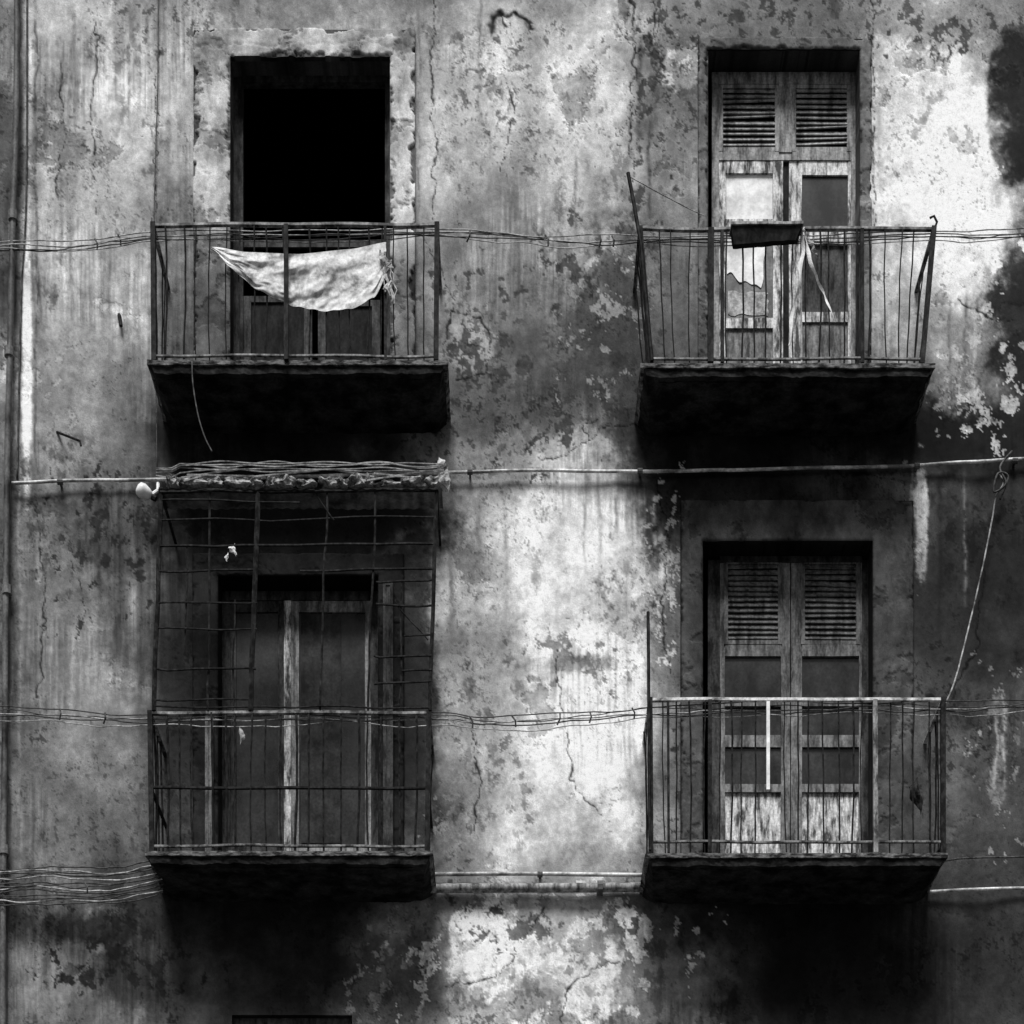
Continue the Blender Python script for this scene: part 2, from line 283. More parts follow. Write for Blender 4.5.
def sheet(name,xs,ys,keep,d,skirt,parent,relief=1.0,target=None,mixf=.7,edge=None,op=None,chip=4,low_y=None):
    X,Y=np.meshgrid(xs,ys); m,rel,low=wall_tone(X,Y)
    if target is not None:
        tg=target*np.ones_like(X)
        if low_y: tg=tg*(1-.45*ss(low_y-25,low_y+60,Y))          # grimier where the railing keeps it damp
        m=m*(1-mixf)+mixf*tg*(1+.45*low+.30*fbr(X/12,Y/22,6,3,.74))
        x0,y0,x1,y1=edge; de=np.minimum(np.minimum(X-x0,x1-X),Y-y0)
        di=np.maximum(np.maximum(op[0]-X,X-op[2]),op[1]-Y)
        ch=ss(0,1.8,de+.6+chip*np.minimum(fbr(X/15,Y/15,5,5,.65),.1)); ci=ss(0,1.8,di+.6+chip*np.minimum(fbr(X/13,Y/13,5,9,.65),.1))
        m=m*(.45+.55*ch)*(.55+.45*ci); rel=rel-.014*(1-ch)-.010*(1-ci)
        fl=fbr(X/30,Y/26,7,1,.68); m=m*(1-.42*np.exp(-((fl-.28)/.018)**2))*(1-.18*ss(.28,.32,fl)); rel=rel-.005*ss(.26,.30,fl)
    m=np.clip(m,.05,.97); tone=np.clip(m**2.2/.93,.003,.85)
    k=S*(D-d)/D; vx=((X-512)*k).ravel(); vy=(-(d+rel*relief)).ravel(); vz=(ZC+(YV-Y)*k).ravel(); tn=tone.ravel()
    ny,nx=X.shape; CX,CY=np.meshgrid((xs[1:]+xs[:-1])/2,(ys[1:]+ys[:-1])/2); K=keep(CX,CY)
    ii,jj=np.nonzero(K); a=ii*nx+jj; F=np.stack([a,a+nx,a+nx+1,a+1],1)
    Kp=np.pad(K,1); q=[]
    def edg(m,f):
        i,j=np.nonzero(m&K); q.append(f(i,j))
    edg(~Kp[1:-1,:-2],lambda i,j:np.stack([i*nx+j,(i+1)*nx+j],1)); edg(~Kp[1:-1,2:],lambda i,j:np.stack([(i+1)*nx+j+1,i*nx+j+1],1))
    edg(~Kp[:-2,1:-1],lambda i,j:np.stack([i*nx+j+1,i*nx+j],1)); edg(~Kp[2:,1:-1],lambda i,j:np.stack([(i+1)*nx+j,(i+1)*nx+j+1],1))
    E=np.concatenate(q); n0=len(vx); ne=len(E); A,B_=E[:,0],E[:,1]
    ex=np.concatenate([vx[A],vx[B_],vx[B_],vx[A]]); ez=np.concatenate([vz[A],vz[B_],vz[B_],vz[A]]); et=np.concatenate([tn[A],tn[B_],tn[B_],tn[A]])*.3  # skirt tone cut down: recess shade painted onto the opening reveals
    ey=np.concatenate([vy[A],vy[B_],np.full(2*ne,-d+skirt)]); r=np.arange(ne)
    SF=np.stack([n0+r,n0+3*ne+r,n0+2*ne+r,n0+ne+r],1)
    vx=np.concatenate([vx,ex]); vy=np.concatenate([vy,ey]); vz=np.concatenate([vz,ez]); tn=np.concatenate([tn,et]); F=np.concatenate([F,SF])
    us,inv=np.unique(F.ravel(),return_inverse=True); vx,vy,vz,tn=vx[us],vy[us],vz[us],tn[us]; F=inv.reshape(-1,4)
    me=bpy.data.meshes.new(name); nv=len(vx); nf=len(F)
    me.vertices.add(nv); me.vertices.foreach_set('co',np.stack([vx,vy,vz],1).ravel().astype(np.float32))
    me.loops.add(nf*4); me.loops.foreach_set('vertex_index',F.ravel().astype(np.int32))
    me.polygons.add(nf); me.polygons.foreach_set('loop_start',np.arange(0,nf*4,4,dtype=np.int32)); me.polygons.foreach_set('loop_total',np.full(nf,4,dtype=np.int32))
    me.update(calc_edges=True); me.polygons.foreach_set('use_smooth',np.ones(nf,dtype=bool))
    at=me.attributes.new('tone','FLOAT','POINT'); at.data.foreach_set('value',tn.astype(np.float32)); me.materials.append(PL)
    o=bpy.data.objects.new(name,me); put(o,parent); return o
OPEN=[(230,55,390,430),(708,48,860,433),(218,575,378,895),(703,540,873,898),(232,1015,352,1345)]
B = empty('apartment_building',(0,0,0),'old apartment facade of stained, peeling plaster with four iron railed balconies','building'); ORG[B.name]=Vector((0,0,0))
kx=sorted({o[0] for o in OPEN}|{o[2] for o in OPEN}); ky=sorted({o[1] for o in OPEN}|{o[3] for o in OPEN})
xs=coords(-790,1814,-25,1050,1.3,14,kx); ys=coords(-370,1951,-25,1050,1.3,14,ky)
def inop(CX,CY):
    m=np.zeros(CX.shape,bool)
    for a,b,c,e in OPEN: m|=(CX>a)&(CX<c)&(CY>b)&(CY<e)
    return m
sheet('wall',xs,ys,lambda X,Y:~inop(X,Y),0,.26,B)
# door surrounds: raised plaster/stone bands
def surround(x0,y0,x1,y1,op,d,target,mixf,label=None,chip=4,low_y=None):
    X=coords(x0,x1,x0,x1,1.3,9,[op[0],op[2],x1]); Y=coords(y0,y1,y0,y1,1.3,9,[op[1],y1])
    o=sheet('door_surround',X,Y,lambda a,b:~((a>op[0])&(a<op[2])&(b>op[1])),d,d+.004,B,1.4,target,mixf,(x0,y0,x1,y1),op,chip,low_y)
    if label: o['label']=label
surround(193,27,415,414,OPEN[0],.050,.66,.8,'pale cracked stone surround of the open doorway',7,235)
surround(698,36,872,414,OPEN[1],.022,.30,.6)
surround(192,552,404,888,OPEN[2],.032,.13,.85,None,2)
surround(681,499,914,890,OPEN[3],.050,.27,.85,'broad sooty surround of the louvred door',3)
# rooms behind the openings
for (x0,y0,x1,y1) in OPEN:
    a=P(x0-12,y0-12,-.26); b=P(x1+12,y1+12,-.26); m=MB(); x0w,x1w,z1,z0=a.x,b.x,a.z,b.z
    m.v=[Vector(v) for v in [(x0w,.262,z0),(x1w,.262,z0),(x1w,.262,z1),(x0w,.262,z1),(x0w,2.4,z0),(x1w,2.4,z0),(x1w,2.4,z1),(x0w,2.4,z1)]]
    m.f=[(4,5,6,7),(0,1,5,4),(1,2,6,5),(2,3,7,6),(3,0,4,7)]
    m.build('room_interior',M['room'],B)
zt=ZC+(YV+370)*S; w=P(1814,0).x
m=MB(); m.box((-w-.01,.265,0),(-w+.3,9,zt)); m.build('side_wall',M['pave'],B)
m=MB(); m.box((w-.3,.265,0),(w+.01,9,zt)); m.build('side_wall',M['pave'],B)
m=MB(); m.box((-w-.3,-.35,zt+.002),(w+.3,9,zt+.2)); m.build('roof',M['roof'],B)
# ---------------------------------------------------------------- doors
DD=-.20
def frame_mb(x0,y0,x1,y1,t,d0,d1,bottom=True):
    m=MB(); m.pbox(x0,y0,x1,y0+t,d0,d1); m.pbox(x0,y0+t,x0+t,y1,d0,d1+.002); m.pbox(x1-t,y0+t,x1,y1,d0,d1+.002)
    if bottom: m.pbox(x0+t,y1-t,x1-t,y1,d0,d1)
    return m
def louver(x0,y0,x1,y1,n,mt,parent,label=None):
    m=frame_mb(x0,y0,x1,y1,4,DD-.03,DD+.012)
    h=(y1-y0-8)/n
    for i in range(n):
        y=y0+4+h*(i+.5); a=P(x0+4,y,DD); b=P(x1-4,y,DD); hw=h*S*.62
        off=random.uniform(-.003,.003); t=random.uniform(-.005,.005)
        if random.random()<.1: t+=random.choice((-.014,.014))
        m.hexa([(a.x,a.y-.012,a.z-hw+off),(a.x,a.y+.018,a.z+hw+off),(b.x,b.y+.018,b.z+hw+off+t),(b.x,b.y-.012,b.z-hw+off+t),
                (a.x,a.y-.018,a.z-hw+off+.004),(a.x,a.y+.012,a.z+hw+off+.004),(b.x,b.y+.012,b.z+hw+off+t+.004),(b.x,b.y-.018,b.z-hw+off+t+.004)])
    o=m.build('louvred_shutter',mt,parent)
    if label:o['label']=label
    bk=MB(); bk.pbox(x0+3,y0+3,x1-3,y1-3,DD-.05,DD-.035); bk.build('backing_board',M['dark'],parent)
def pane(x0,y0,x1,y1,mt,parent,name='pane',label=None,d=DD-.012):
    m=MB(); m.pbox(x0-1,y0-1,x1+1,y1+1,d-.006,d); o=m.build(name,mt,parent)
    if label: o['label']=label
    return o
def stiles(rects,mt,parent,name,depth=0.0,label=None,sub=0):
    m=MB()
    for i,(x0,y0,x1,y1) in enumerate(rects): m.pbox(x0,y0,x1,y1,DD-.035,DD+depth+.0023*(i%4))
    o=m.build(name,mt,parent,rough=.002 if sub else 0,sub=sub)
    if label:o['label']=label
    return o
# upper left: open doorway, black interior
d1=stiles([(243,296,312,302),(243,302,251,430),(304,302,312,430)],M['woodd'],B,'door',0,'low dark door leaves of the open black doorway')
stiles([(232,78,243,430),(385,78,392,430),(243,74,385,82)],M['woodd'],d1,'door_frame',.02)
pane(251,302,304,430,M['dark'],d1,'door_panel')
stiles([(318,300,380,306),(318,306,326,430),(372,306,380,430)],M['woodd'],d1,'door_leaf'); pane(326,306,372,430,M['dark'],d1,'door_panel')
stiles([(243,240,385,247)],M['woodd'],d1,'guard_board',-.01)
# upper right: louvres above, glazed leaves below
d2=stiles([(712,72,719,433),(851,72,858,433),(719,72,851,84),(779,84,792,152),(719,151,851,160)],M['woodm'],B,'door',.012,'worn double door with two louvred tops and one white pane',sub=.2)
louver(719,84,779,151,11,M['woodm'],d2); louver(792,84,851,151,11,M['woodm'],d2)
stiles([(719,160,726,433),(726,160,773,173),(773,160,783,433),(726,219,773,232),(726,318,773,328)],M['woodp'],d2,'door_leaf',.004,'left door leaf with peeling pale paint',sub=.2)
stiles([(789,160,802,433),(802,160,848,175),(848,160,851,433),(802,232,848,244),(802,312,848,322)],M['woodp'],d2,'door_leaf',.001,'right door leaf',sub=.2)
stiles([(783,160,789,433)],M['dark'],d2,'door_gap',-.01)
pane(726,173,773,219,M['paper'],d2,label='bright white pane'); pane(802,175,848,232,M['pane'],d2)
pane(726,232,773,318,M['paneg'],d2); pane(802,244,848,312,M['woodd'],d2,'door_panel'); pane(726,328,773,433,M['wood'],d2,'door_panel'); pane(802,322,848,433,M['wood'],d2,'door_panel')
def torn(u,v):          # paper behind the glass, its lower edge torn
    xr=768-7*v+4*mn.noise(Vector((v*3,3,1))); y=234+(40+14*u+7*mn.noise(Vector((u*4,1,7))))*v
    return P(727+(xr-727)*u,y,DD-.006+.006*mn.noise(Vector((u*4+v*2,v*3,2))))
m=MB(); m.grid(torn,24,18); m.build('torn_paper',M['paper'],d2,smooth=True,fix=False)
m=MB(); m.grid(lambda u,v:P(728+(40+5*mn.noise(Vector((v*4,9,1))))*u,291+2*u+23*v+3*mn.noise(Vector((u*4,v,4))),DD-.008),12,6); m.build('torn_paper',M['rag'],d2,smooth=True,fix=False)
# lower left: tall glazed doors behind the cage
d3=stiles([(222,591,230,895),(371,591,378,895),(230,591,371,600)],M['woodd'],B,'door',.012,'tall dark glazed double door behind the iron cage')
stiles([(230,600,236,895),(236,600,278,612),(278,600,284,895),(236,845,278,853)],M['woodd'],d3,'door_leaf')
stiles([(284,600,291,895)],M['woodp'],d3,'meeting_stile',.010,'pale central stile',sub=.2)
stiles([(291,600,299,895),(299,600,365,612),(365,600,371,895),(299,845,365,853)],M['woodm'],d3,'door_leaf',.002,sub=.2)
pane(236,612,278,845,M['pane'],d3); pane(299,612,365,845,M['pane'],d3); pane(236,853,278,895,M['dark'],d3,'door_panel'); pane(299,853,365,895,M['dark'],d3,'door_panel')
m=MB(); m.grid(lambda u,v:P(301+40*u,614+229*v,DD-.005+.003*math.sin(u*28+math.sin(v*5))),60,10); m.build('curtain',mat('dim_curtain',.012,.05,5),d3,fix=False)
for xa,xb,yA,mt in ((205,213,716,'wood'),(383,393,582,'woodd')):
    m=frame_mb(xa,yA,xb,888,3,.034,.06); m.pbox(xa+3,yA+3,xb-3,885,.036,.054); m.build('folded_shutter',M[mt],d3)
# lower right: full louvred doors
d4=stiles([(708,560,720,898),(862,560,869,898),(720,556,862,562)],M['woodd'],B,'door',.012,'dark double door with tall louvres and worn pale bottom panels',sub=.25)
stiles([(720,562,725,898),(781,562,790,898),(725,643,781,656),(725,697,781,706),(725,735,781,747),(725,784,781,792)],M['wood'],d4,'door_leaf',.004,sub=.25)
stiles([(791,562,802,898),(859,562,862,898),(802,643,859,656),(802,697,859,706),(802,735,859,747),(802,784,859,792)],M['wood'],d4,'door_leaf',.006,sub=.25)
louver(724,560,782,644,14,M['wood'],d4); louver(801,560,860,644,14,M['wood'],d4)
for x0,x1 in ((725,781),(802,859)):
    pane(x0,656,x1,697,M['pane'],d4); pane(x0,706,x1,735,M['pane'],d4); pane(x0,747,x1,784,M['pane'],d4)
    pane(x0,792,x1,898,M['woodp'],d4,'door_panel',label='worn pale bottom panel')
# bottom edge: top of a doorway on the floor below
d5=stiles([(233,1018,240,1345),(344,1018,351,1345),(240,1018,344,1026),(286,1026,296,1345)],M['woodd'],B,'door',.14,'dark door top at the bottom edge of the picture')
pane(240,1026,286,1345,M['pane'],d5,d=-.09); pane(296,1026,344,1345,M['pane'],d5,d=-.09)
# ---------------------------------------------------------------- balconies
RD=.70
def ln(a,b,t): return a+(b-a)*t
def balcony(x0,x1,yt,railx0,railx1,yr,yb,botx0,botx1,bars,label,mid=None,br=.0058,railmat='rail',skip=()):
    m=MB(); d=.74
    def pt(px,py,dd,wx=None):
        q=P(px,py,d); return Vector((q.x,-dq(dd),q.z))
    def hx(xa,xb,ya,yb_,df,inset_b=0,drop=0,dback=-.02,insw=0):
        a0=pt(xa,ya,df); a1=pt(xb,ya,df); b0=pt(xa+inset_b,yb_,df); b1=pt(xb-inset_b,yb_,df); w0=pt(xa+inset_b+insw,yb_,df); w1=pt(xb-inset_b-insw,yb_,df)
        df=dq(df)
        m.hexa([Vector((b0.x,-df,b0.z)),Vector((w0.x,-dback,w0.z-drop)),Vector((w1.x,-dback,w1.z-drop)),Vector((b1.x,-df,b1.z)),
                Vector((a0.x,-df,a0.z)),Vector((a0.x,-dback,a0.z)),Vector((a1.x,-dback,a1.z)),Vector((a1.x,-df,a1.z))])
    hx(x0+4,x1-4,yt+5,yt+12,.722,3,0,-.02,9); hx(x0+15,x1-15,yt+11,yt+13,.66,6,0,-.02,10)
    o=m.build('balcony',M['slab'],B,rough=.010,sub=.045); o['label']=label
    m=MB(); hx(x0,x1,yt,yt+4.5,.74,0,0,-.02,8); m.build('slab_lip',M['lip'],o,rough=.005,sub=.045)
    def side(px,py,dd): q=P(px,py,RD); return Vector((q.x,-dq(dd),q.z))
    def railing(xa,xb,y,w,h,name,mt):
        m=MB(); A=side(xa,y,RD); Bq=side(xb,y,RD); n=14
        m2=[]
        for i in range(n+1):
            q=A.lerp(Bq,i/n); q.z+=.012*mn.noise(Vector((q.x*2,y,0))); q.y+=.006*mn.noise(Vector((q.x*2.3,y,5))); m2.append(q)
        m.tube(m2,w/2,6); m.bar(A,side(xa,y,-.02),w*.8,h); m.bar(Bq,side(xb,y,-.02),w*.8,h); return m.build(name,mt,o)
    railing(railx0,railx1,yr,.032,.014,'top_rail',M[railmat]); railing(botx0,botx1,yb,.022,.014,'bottom_rail',M['rail'])
    if mid: railing(ln(railx0,botx0,.5),ln(railx1,botx1,.5),mid,.024,.012,'middle_rail',M['iron'])
    zt_,zb=side(0,yr,RD).z,side(0,yt,RD).z
    for xa,xb in ((railx0,botx0),(railx1,botx1)):
        m=MB(); m.bar(side(xa,yr-2,RD),side(xb,yt+1,RD),.032); m.build('corner_post',M['iron'],o)
    mes=[]
    for vi in range(4):
        q=MB(); n=8; h=zt_-zb; bow=(.004,-.008,.010,-.003)[vi]
        q.tube([Vector((bow*math.sin(math.pi*i/n)+.002*math.sin(i*1.9+vi),.004*math.sin(i*1.3+vi),h*i/n)) for i in range(n+1)],br*(1,.8,1.15,.9)[vi],6)
        me=bpy.data.meshes.new('baluster'); me.from_pydata(q.v,[],q.f); me.materials.append(M['iron']); mes.append(me)
    def baluster(p,tilt=0):
        ob=bpy.data.objects.new('baluster',random.choice(mes)); put(ob,o); ob.location=p; ob.rotation_euler=(random.uniform(-.006,.006),tilt+random.uniform(-.012,.012),0); return ob
    for i in range(bars):
        if i in skip: continue
        t=(i+1)/(bars+1); xb_=ln(botx0,botx1,t)+random.uniform(-3.2,3.2); p=side(xb_,yt,RD)
        tl=0
        if t<.12: tl=-(botx0-railx0)/(yb-yr)*(1-t/.12)
        if t>.88: tl=(railx1-botx1)/(yb-yr)*(t-.88)/.12
        baluster(p,tl)
    for xa,xb in ((railx0,botx0),(railx1,botx1)):
        for dd in (.17,.34,.52):
            p=side(xb,yt,dd); baluster(p,math.atan((xa-xb)/(yb-yr)))
    return o
def post(o,px,y0,y1,r,mt,name='post',off=.004):
    m=MB(); a=P(px,y0,RD+off); b=P(px+random.uniform(-.7,.7),y1,RD+off); m.bar(a,b,r); return m.build(name,M[mt],o)
ul=balcony(147,448,360,153,437,225,356,154,436,19,'upper left balcony with a pale cloth hung on its railing',skip=(9,))
post(ul,286,225,360,.028,'iron',off=.065); post(ul,385,225,360,.018,'iron')
ur=balcony(640,935,363,640,934,229,359,651,922,20,'upper right balcony with a rod leaning past its flared railing',skip=(3,4))
post(ur,711,229,363,.038,'iron'); post(ur,862,229,363,.024,'iron'); post(ur,722,229,363,.022,'iron'); post(ur,801,229,363,.010,'ironl')
m=MB(); m.tube([P(934,230,RD),P(937,222,RD),P(934,216,RD),P(930,218,RD)],.008,6); m.build('hook_finial',M['iron'],ur)
ll=balcony(145,433,851,150,429,713,846,152,427,18,'lower left balcony carrying the tall iron cage',mid=788,br=.0080)
lr=balcony(645,948,853,650,943,700,842,651,943,21,'lower right balcony with one white flat bar in its railing',railmat='railw',skip=(8,16))
post(lr,768,702,790,.022,'white','pale_bar'); post(lr,875,700,853,.030,'ironl'); post(lr,668,700,853,.016,'iron'); post(lr,710,700,853,.024,'iron')
# ---------------------------------------------------------------- cage on the lower left balcony
cg=empty('iron_cage',P(292,713,RD),'black welded iron cage rising over the lower left balcony','cage')
def cbar(a,b,w,name='cage_bar',mt='iron',wob=.016):
    m=MB(); pa=P(*a); pb=P(*b); n=10; pts=[]
    for i in range(n+1):
        q=pa.lerp(pb,i/n)
        if 0<i<n: q=q+mn.noise_vector(q*3+Vector((a[1],a[0],0)))*wob
        pts.append(q)
    m.tube(pts,w/2,6); return m.build(name,M[mt],cg)
CD=.71
def ex(y,a): return a-(y-490)*7/220.     # the cage leans a little to the left going down
for x,w in ((161,.032),(437,.030),(258,.038)): cbar((x,488,CD),(ex(711,x),711,CD),w,'cage_post',wob=.008)
for x in (210,327,375): cbar((x,490,CD),(ex(711,x) if x!=210 else 208,711,CD),.016)
cbar((235,600,CD),(233,711,CD),.013); cbar((187,545,CD),(185,660,CD),.011); cbar((402,580,CD),(399,706,CD),.012)
cbar((316,492,CD),(334,520,CD+.02),.010); cbar((395,600,CD),(428,640,CD),.009)
cbar((160,492,CD+.01),(438,490,CD+.01),.026)
for y,x0,x1 in ((500,160,300),(520,160,436),(546,160,436),(571,159,256),(571,300,436),(603,158,257),(628,158,257),(669,157,256),(700,156,253),(582,376,434),(604,376,434),(636,404,433),(656,374,432),(671,402,432),(684,374,431),(706,154,430)):
    cbar((x0,y,CD+.008),(x1,y+random.uniform(-3,3),CD+.008),random.choice((.013,.016,.018)))
for x in (161,437):                              # top bars running back to the wall
    m=MB(); p=P(x,492,CD); m.bar(p,Vector((p.x,.02,p.z)),.016); m.build('cage_bar',M['iron'],cg)
m=MB(); a=P(158,489,.74); b=P(442,489,.74); m.grid(lambda u,v:(ln(a.x,b.x,u),a.y+.22*v,a.z+.004*math.sin(u*160)+.010*mn.noise(Vector((u*8,v*3,0)))),200,6); m.build('roof_sheet',M['dpipe'],cg,fix=False)
m=MB()
for i in range(5):
    y0=466+random.uniform(-3,5); m.tube([P(x,y0+6*mn.noise(Vector((x*.02,i*7,0)))+(4 if x<180 else 0),.70+.01*i) for x in range(156,452,8)],.0045,5)
for i in range(7):                                  # sticks lying askew in the rubble
    x=random.uniform(170,380); L_=random.uniform(30,70); m.tube([P(x,474+random.uniform(-5,9),.72),P(x+L_,474+random.uniform(-7,8),.70)],.007,5)
m.build('twisted_wire',M['cablel'],cg)
xx=168
k=0
while xx<432:
    bm=MB(); rx=random.uniform(.03,.11); rz=random.uniform(.022,.055); xx+=rx/S*.9; c=P(xx,489,.66); xx+=rx/S*.9+random.uniform(-1,6)
    b2=bmesh.new(); bmesh.ops.create_icosphere(b2,subdivisions=3,radius=1)
    for v in b2.verts:
        n=1+.7*mn.noise(v.co*1.2+Vector((k*3.1,0,0)))+.35*mn.noise(v.co*3+Vector((k,0,0)))
        v.co=Vector((v.co.x*rx*n,v.co.y*.05*n,v.co.z*rz*n))
        v.co.z=max(v.co.z,-rz*.6)
    bm.v=[v.co+c+Vector((0,0,rz*.62+.006)) for v in b2.verts]; bm.f=[tuple(v.index for v in f.verts) for f in b2.faces]; b2.free()
    o=bm.build('rubble_stone',M['stone']); tag(o,'grey stone in the row of rubble lying on the cage roof','stone','stones on the cage roof'); k+=1
# ---------------------------------------------------------------- cables and pipes
def cat(pts,n=8):
    out=[]; p=[pts[0]]+list(pts)+[pts[-1]]
    for i in range(1,len(p)-2):
        for k in range(n):
            t=k/n; out.append(tuple(.5*((2*p[i][j])+(-p[i-1][j]+p[i+1][j])*t+(2*p[i-1][j]-5*p[i][j]+4*p[i+1][j]-p[i+2][j])*t*t+(-p[i-1][j]+3*p[i][j]-3*p[i+1][j]+p[i+2][j])*t**3) for j in range(3)))
    out.append(tuple(pts[-1])); return out
def strand(path,r,amp,seed,dy=0,n=10,freq=.03):
    q=MB(); pts=[]
    for x,y,d in cat(path,n):
        pts.append(P(x,y+dy+amp*mn.noise(Vector((x*freq,seed*9.1,0)))+amp*.4*mn.noise(Vector((x*freq*3,seed*4.1,3))),d+.02*mn.noise(Vector((x*.02,seed*3.3,7)))))
    q.tube(pts,r,6); return q
def bundle(name,path,strands,label,cat_='cables',ties=(),group=None,freq=.03):
    c=path[len(path)//2]; root=empty(name,P(*c),label,cat_,group)
    for i,(r,dy,amp,mt) in enumerate(strands): strand(path,r,amp,i+len(path)+c[1],dy,10,freq).build('strand',M[mt],root,smooth=True)
    for x,y,d in ties:
        m=MB(); a=P(x,y-5,d+.03); b=P(x+random.uniform(-4,4),y+6,d+.03); m.tube([a,a.lerp(b,.5)+Vector((.01,-.012,0)),b],.006,6); m.build('cable_tie',M['cable'],root)
    return root
bundle('cable_bundle',[(-60,250,.05),(20,247,.1),(70,246,.3),(153,238,.66),(230,236,.64),(340,236,.64),(438,234,.66),(500,238,.62),(560,241,.6),(640,241,.64),(780,240,.64),(935,236,.66),(980,236,.4),(1090,230,.06)],
  [(.0042,-5,3,'cablel'),(.0045,-1,4,'cablel'),(.0040,2,4,'cable'),(.0034,4,5,'cablel'),(.0034,0,5,'cable')],'sagging bundle of cables strung between the two upper balcony railings','cables',
  [(95,244,.4),(118,240,.5),(470,236,.63),(545,240,.6),(600,241,.6),(612,241,.6)],freq=.014)
bundle('cable_bundle',[(-60,712,.05),(20,712,.2),(80,716,.4),(150,719,.68),(290,716,.68),(430,716,.68),(480,722,.66),(540,720,.66),(600,716,.66),(650,711,.68),(800,706,.66),(943,706,.68),(980,706,.4),(1090,703,.06)],
  [(.0042,-4,3,'cable'),(.0042,2,4,'cablel'),(.0045,4,5,'cable'),(.0034,0,5,'cable'),(.0034,8,5,'cablel')],'sagging knotted bundle of cables strung between the two lower railings','cables',
  [(60,714,.35),(105,718,.5),(470,722,.66),(512,721,.66),(560,719,.66),(590,717,.66),(632,713,.67)],freq=.016)
bundle('cable_bundle',[(-60,884,.06),(0,886,.1),(50,884,.2),(100,886,.3),(150,878,.42),(163,874,.42)],
  [(.0048,dy,4.5,mt) for dy,mt in ((-17,'cable'),(-14,'cablel'),(-11,'cable'),(-8,'cable'),(-5,'cablel'),(-2,'cable'),(1,'cable'),(4,'cablel'),(7,'cable'),(10,'cable'),(13,'cable'),(16,'cablel'),(19,'cable'))],'thick tangle of cables running into the lower left balcony slab from the left','cables',[(85,888,.3)],freq=.02)
def pipe(name,path,r,mt,label,cat_,amp=1.0,collars=()):
    q=strand(path,r,amp,3,0,12,.01); root=empty(name,P(*path[len(path)//2]),label,cat_); q.build('tube',M[mt],root,smooth=True)
    for x,y,d,hor in collars:
        m=MB(); c=P(x,y,d); ax=Vector((.018,0,0)) if hor else Vector((0,0,.03)); m.tube([c-ax,c+ax],r*1.5,9); m.bar(c,Vector((c.x,.005,c.z)),r*1.2); m.build('collar',M['dpipe'],root)
    return root
pipe('conduit_pipe',[(12,483,.05),(80,481,.05),(155,480,.05),(300,476,.05),(450,472,.05),(560,471,.05),(700,471,.05),(820,468,.05),(912,466,.05),(960,463,.05),(1090,456,.05)],.0125,'pipe','long pale metal pipe crossing the whole facade between the storeys','pipe',1.5,
   [(60,482,.05,1),(470,472,.05,1),(640,471,.05,1),(917,466,.05,1),(1015,461,.05,1)])
pipe('conduit_pipe',[(380,875,.05),(437,874,.05),(540,874,.05),(650,875,.05),(700,875,.05)],.015,'pipe','upper, paler of two short pipes between the lower balcony slabs','pipe',.5,[(540,874,.05,1)])
pipe('conduit_pipe',[(380,889,.06),(437,888,.06),(540,888,.06),(650,887,.06),(700,887,.06)],.034,'ironl','lower, thicker of two short pipes between the lower balcony slabs','pipe',.5,[(600,888,.06,1)])
pipe('conduit_pipe',[(930,892,.05),(990,889,.05),(1090,888,.05)],.012,'pipe','pale pipe at right edge below the lower right balcony','pipe',.5)
pipe('drain_pipe',[(17,-380,.07),(17,0,.07),(16,120,.07),(13,216,.07),(10,350,.07),(7,480,.07),(5,700,.07),(3,1024,.07),(3,1900,.07)],.022,'dpipe','vertical drainpipe running down the left edge of the facade','drainpipe',.5,
   [(13,216,.07,0),(9,352,.07,0),(7,590,.07,0),(4,850,.07,0)])
def single(name,path,r,mt,label,cat_,amp=2,n=10):
    o=strand(path,r,amp,len(label),0,n).build(name,M[mt],smooth=True); return tag(o,label,cat_)
single('wall_cable',[(26,-300,.02),(27,0,.02),(26,200,.02),(21,300,.02),(17,480,.02)],.006,'cable','thin dark cable running beside the left drainpipe','cable',1)
single('hanging_cable',[(1000,474,.06),(1003,484,.09),(996,496,.08),(992,520,.06),(982,570,.1),(968,630,.3),(955,680,.55),(945,704,.68)],.006,'ironl','loose cable hanging from the right pipe to the lower right railing','cable',1)
single('wall_cable',[(945,861,.6),(980,858,.3),(1090,855,.04)],.006,'cable','thin cable from the lower right slab to the right edge','cable',1)
single('dangling_string',[(192,362,.75),(193,385,.765),(198,415,.76),(205,438,.75),(212,452,.74)],.005,'cable','thin string dangling under the upper left balcony','string',2)
single('wall_cable',[(158,-200,.02),(158,60,.02),(156,140,.02),(154,222,.03),(155,300,.03),(157,470,.03)],.004,'cable','thin vertical wire left of the pale stone door surround','wire',1)
single('thin_wire',[(629,176,.72),(650,188,.6),(680,204,.3),(704,216,.04)],.0035,'cablel','fine wire from the tip of the leaning rod to the wall','wire',1)
o=MB(); o.tube([P(628,173,.73),P(634,205,.735),P(641,245,.735),P(646,300,.735),P(652,361,.73)],.013,7); tag(o.build('metal_rod',M['iron']),'dark rod leaning outward at the left end of the upper right railing','rod')
o=MB(); o.tube([P(648,612,.715),P(648.5,660,.715),P(649,760,.718),P(650,850,.715)],.011,7); tag(o.build('metal_rod',M['iron']),'upright thin rod at the left end of the lower right railing','rod')
single('pipe_tangle',[(1012,452,.05),(1000,468,.10),(1006,484,.12),(994,492,.10),(998,474,.12),(1008,478,.1),(1000,500,.08)],.008,'cable','small knot of dark cable on the right end of the pipe','cable',1)
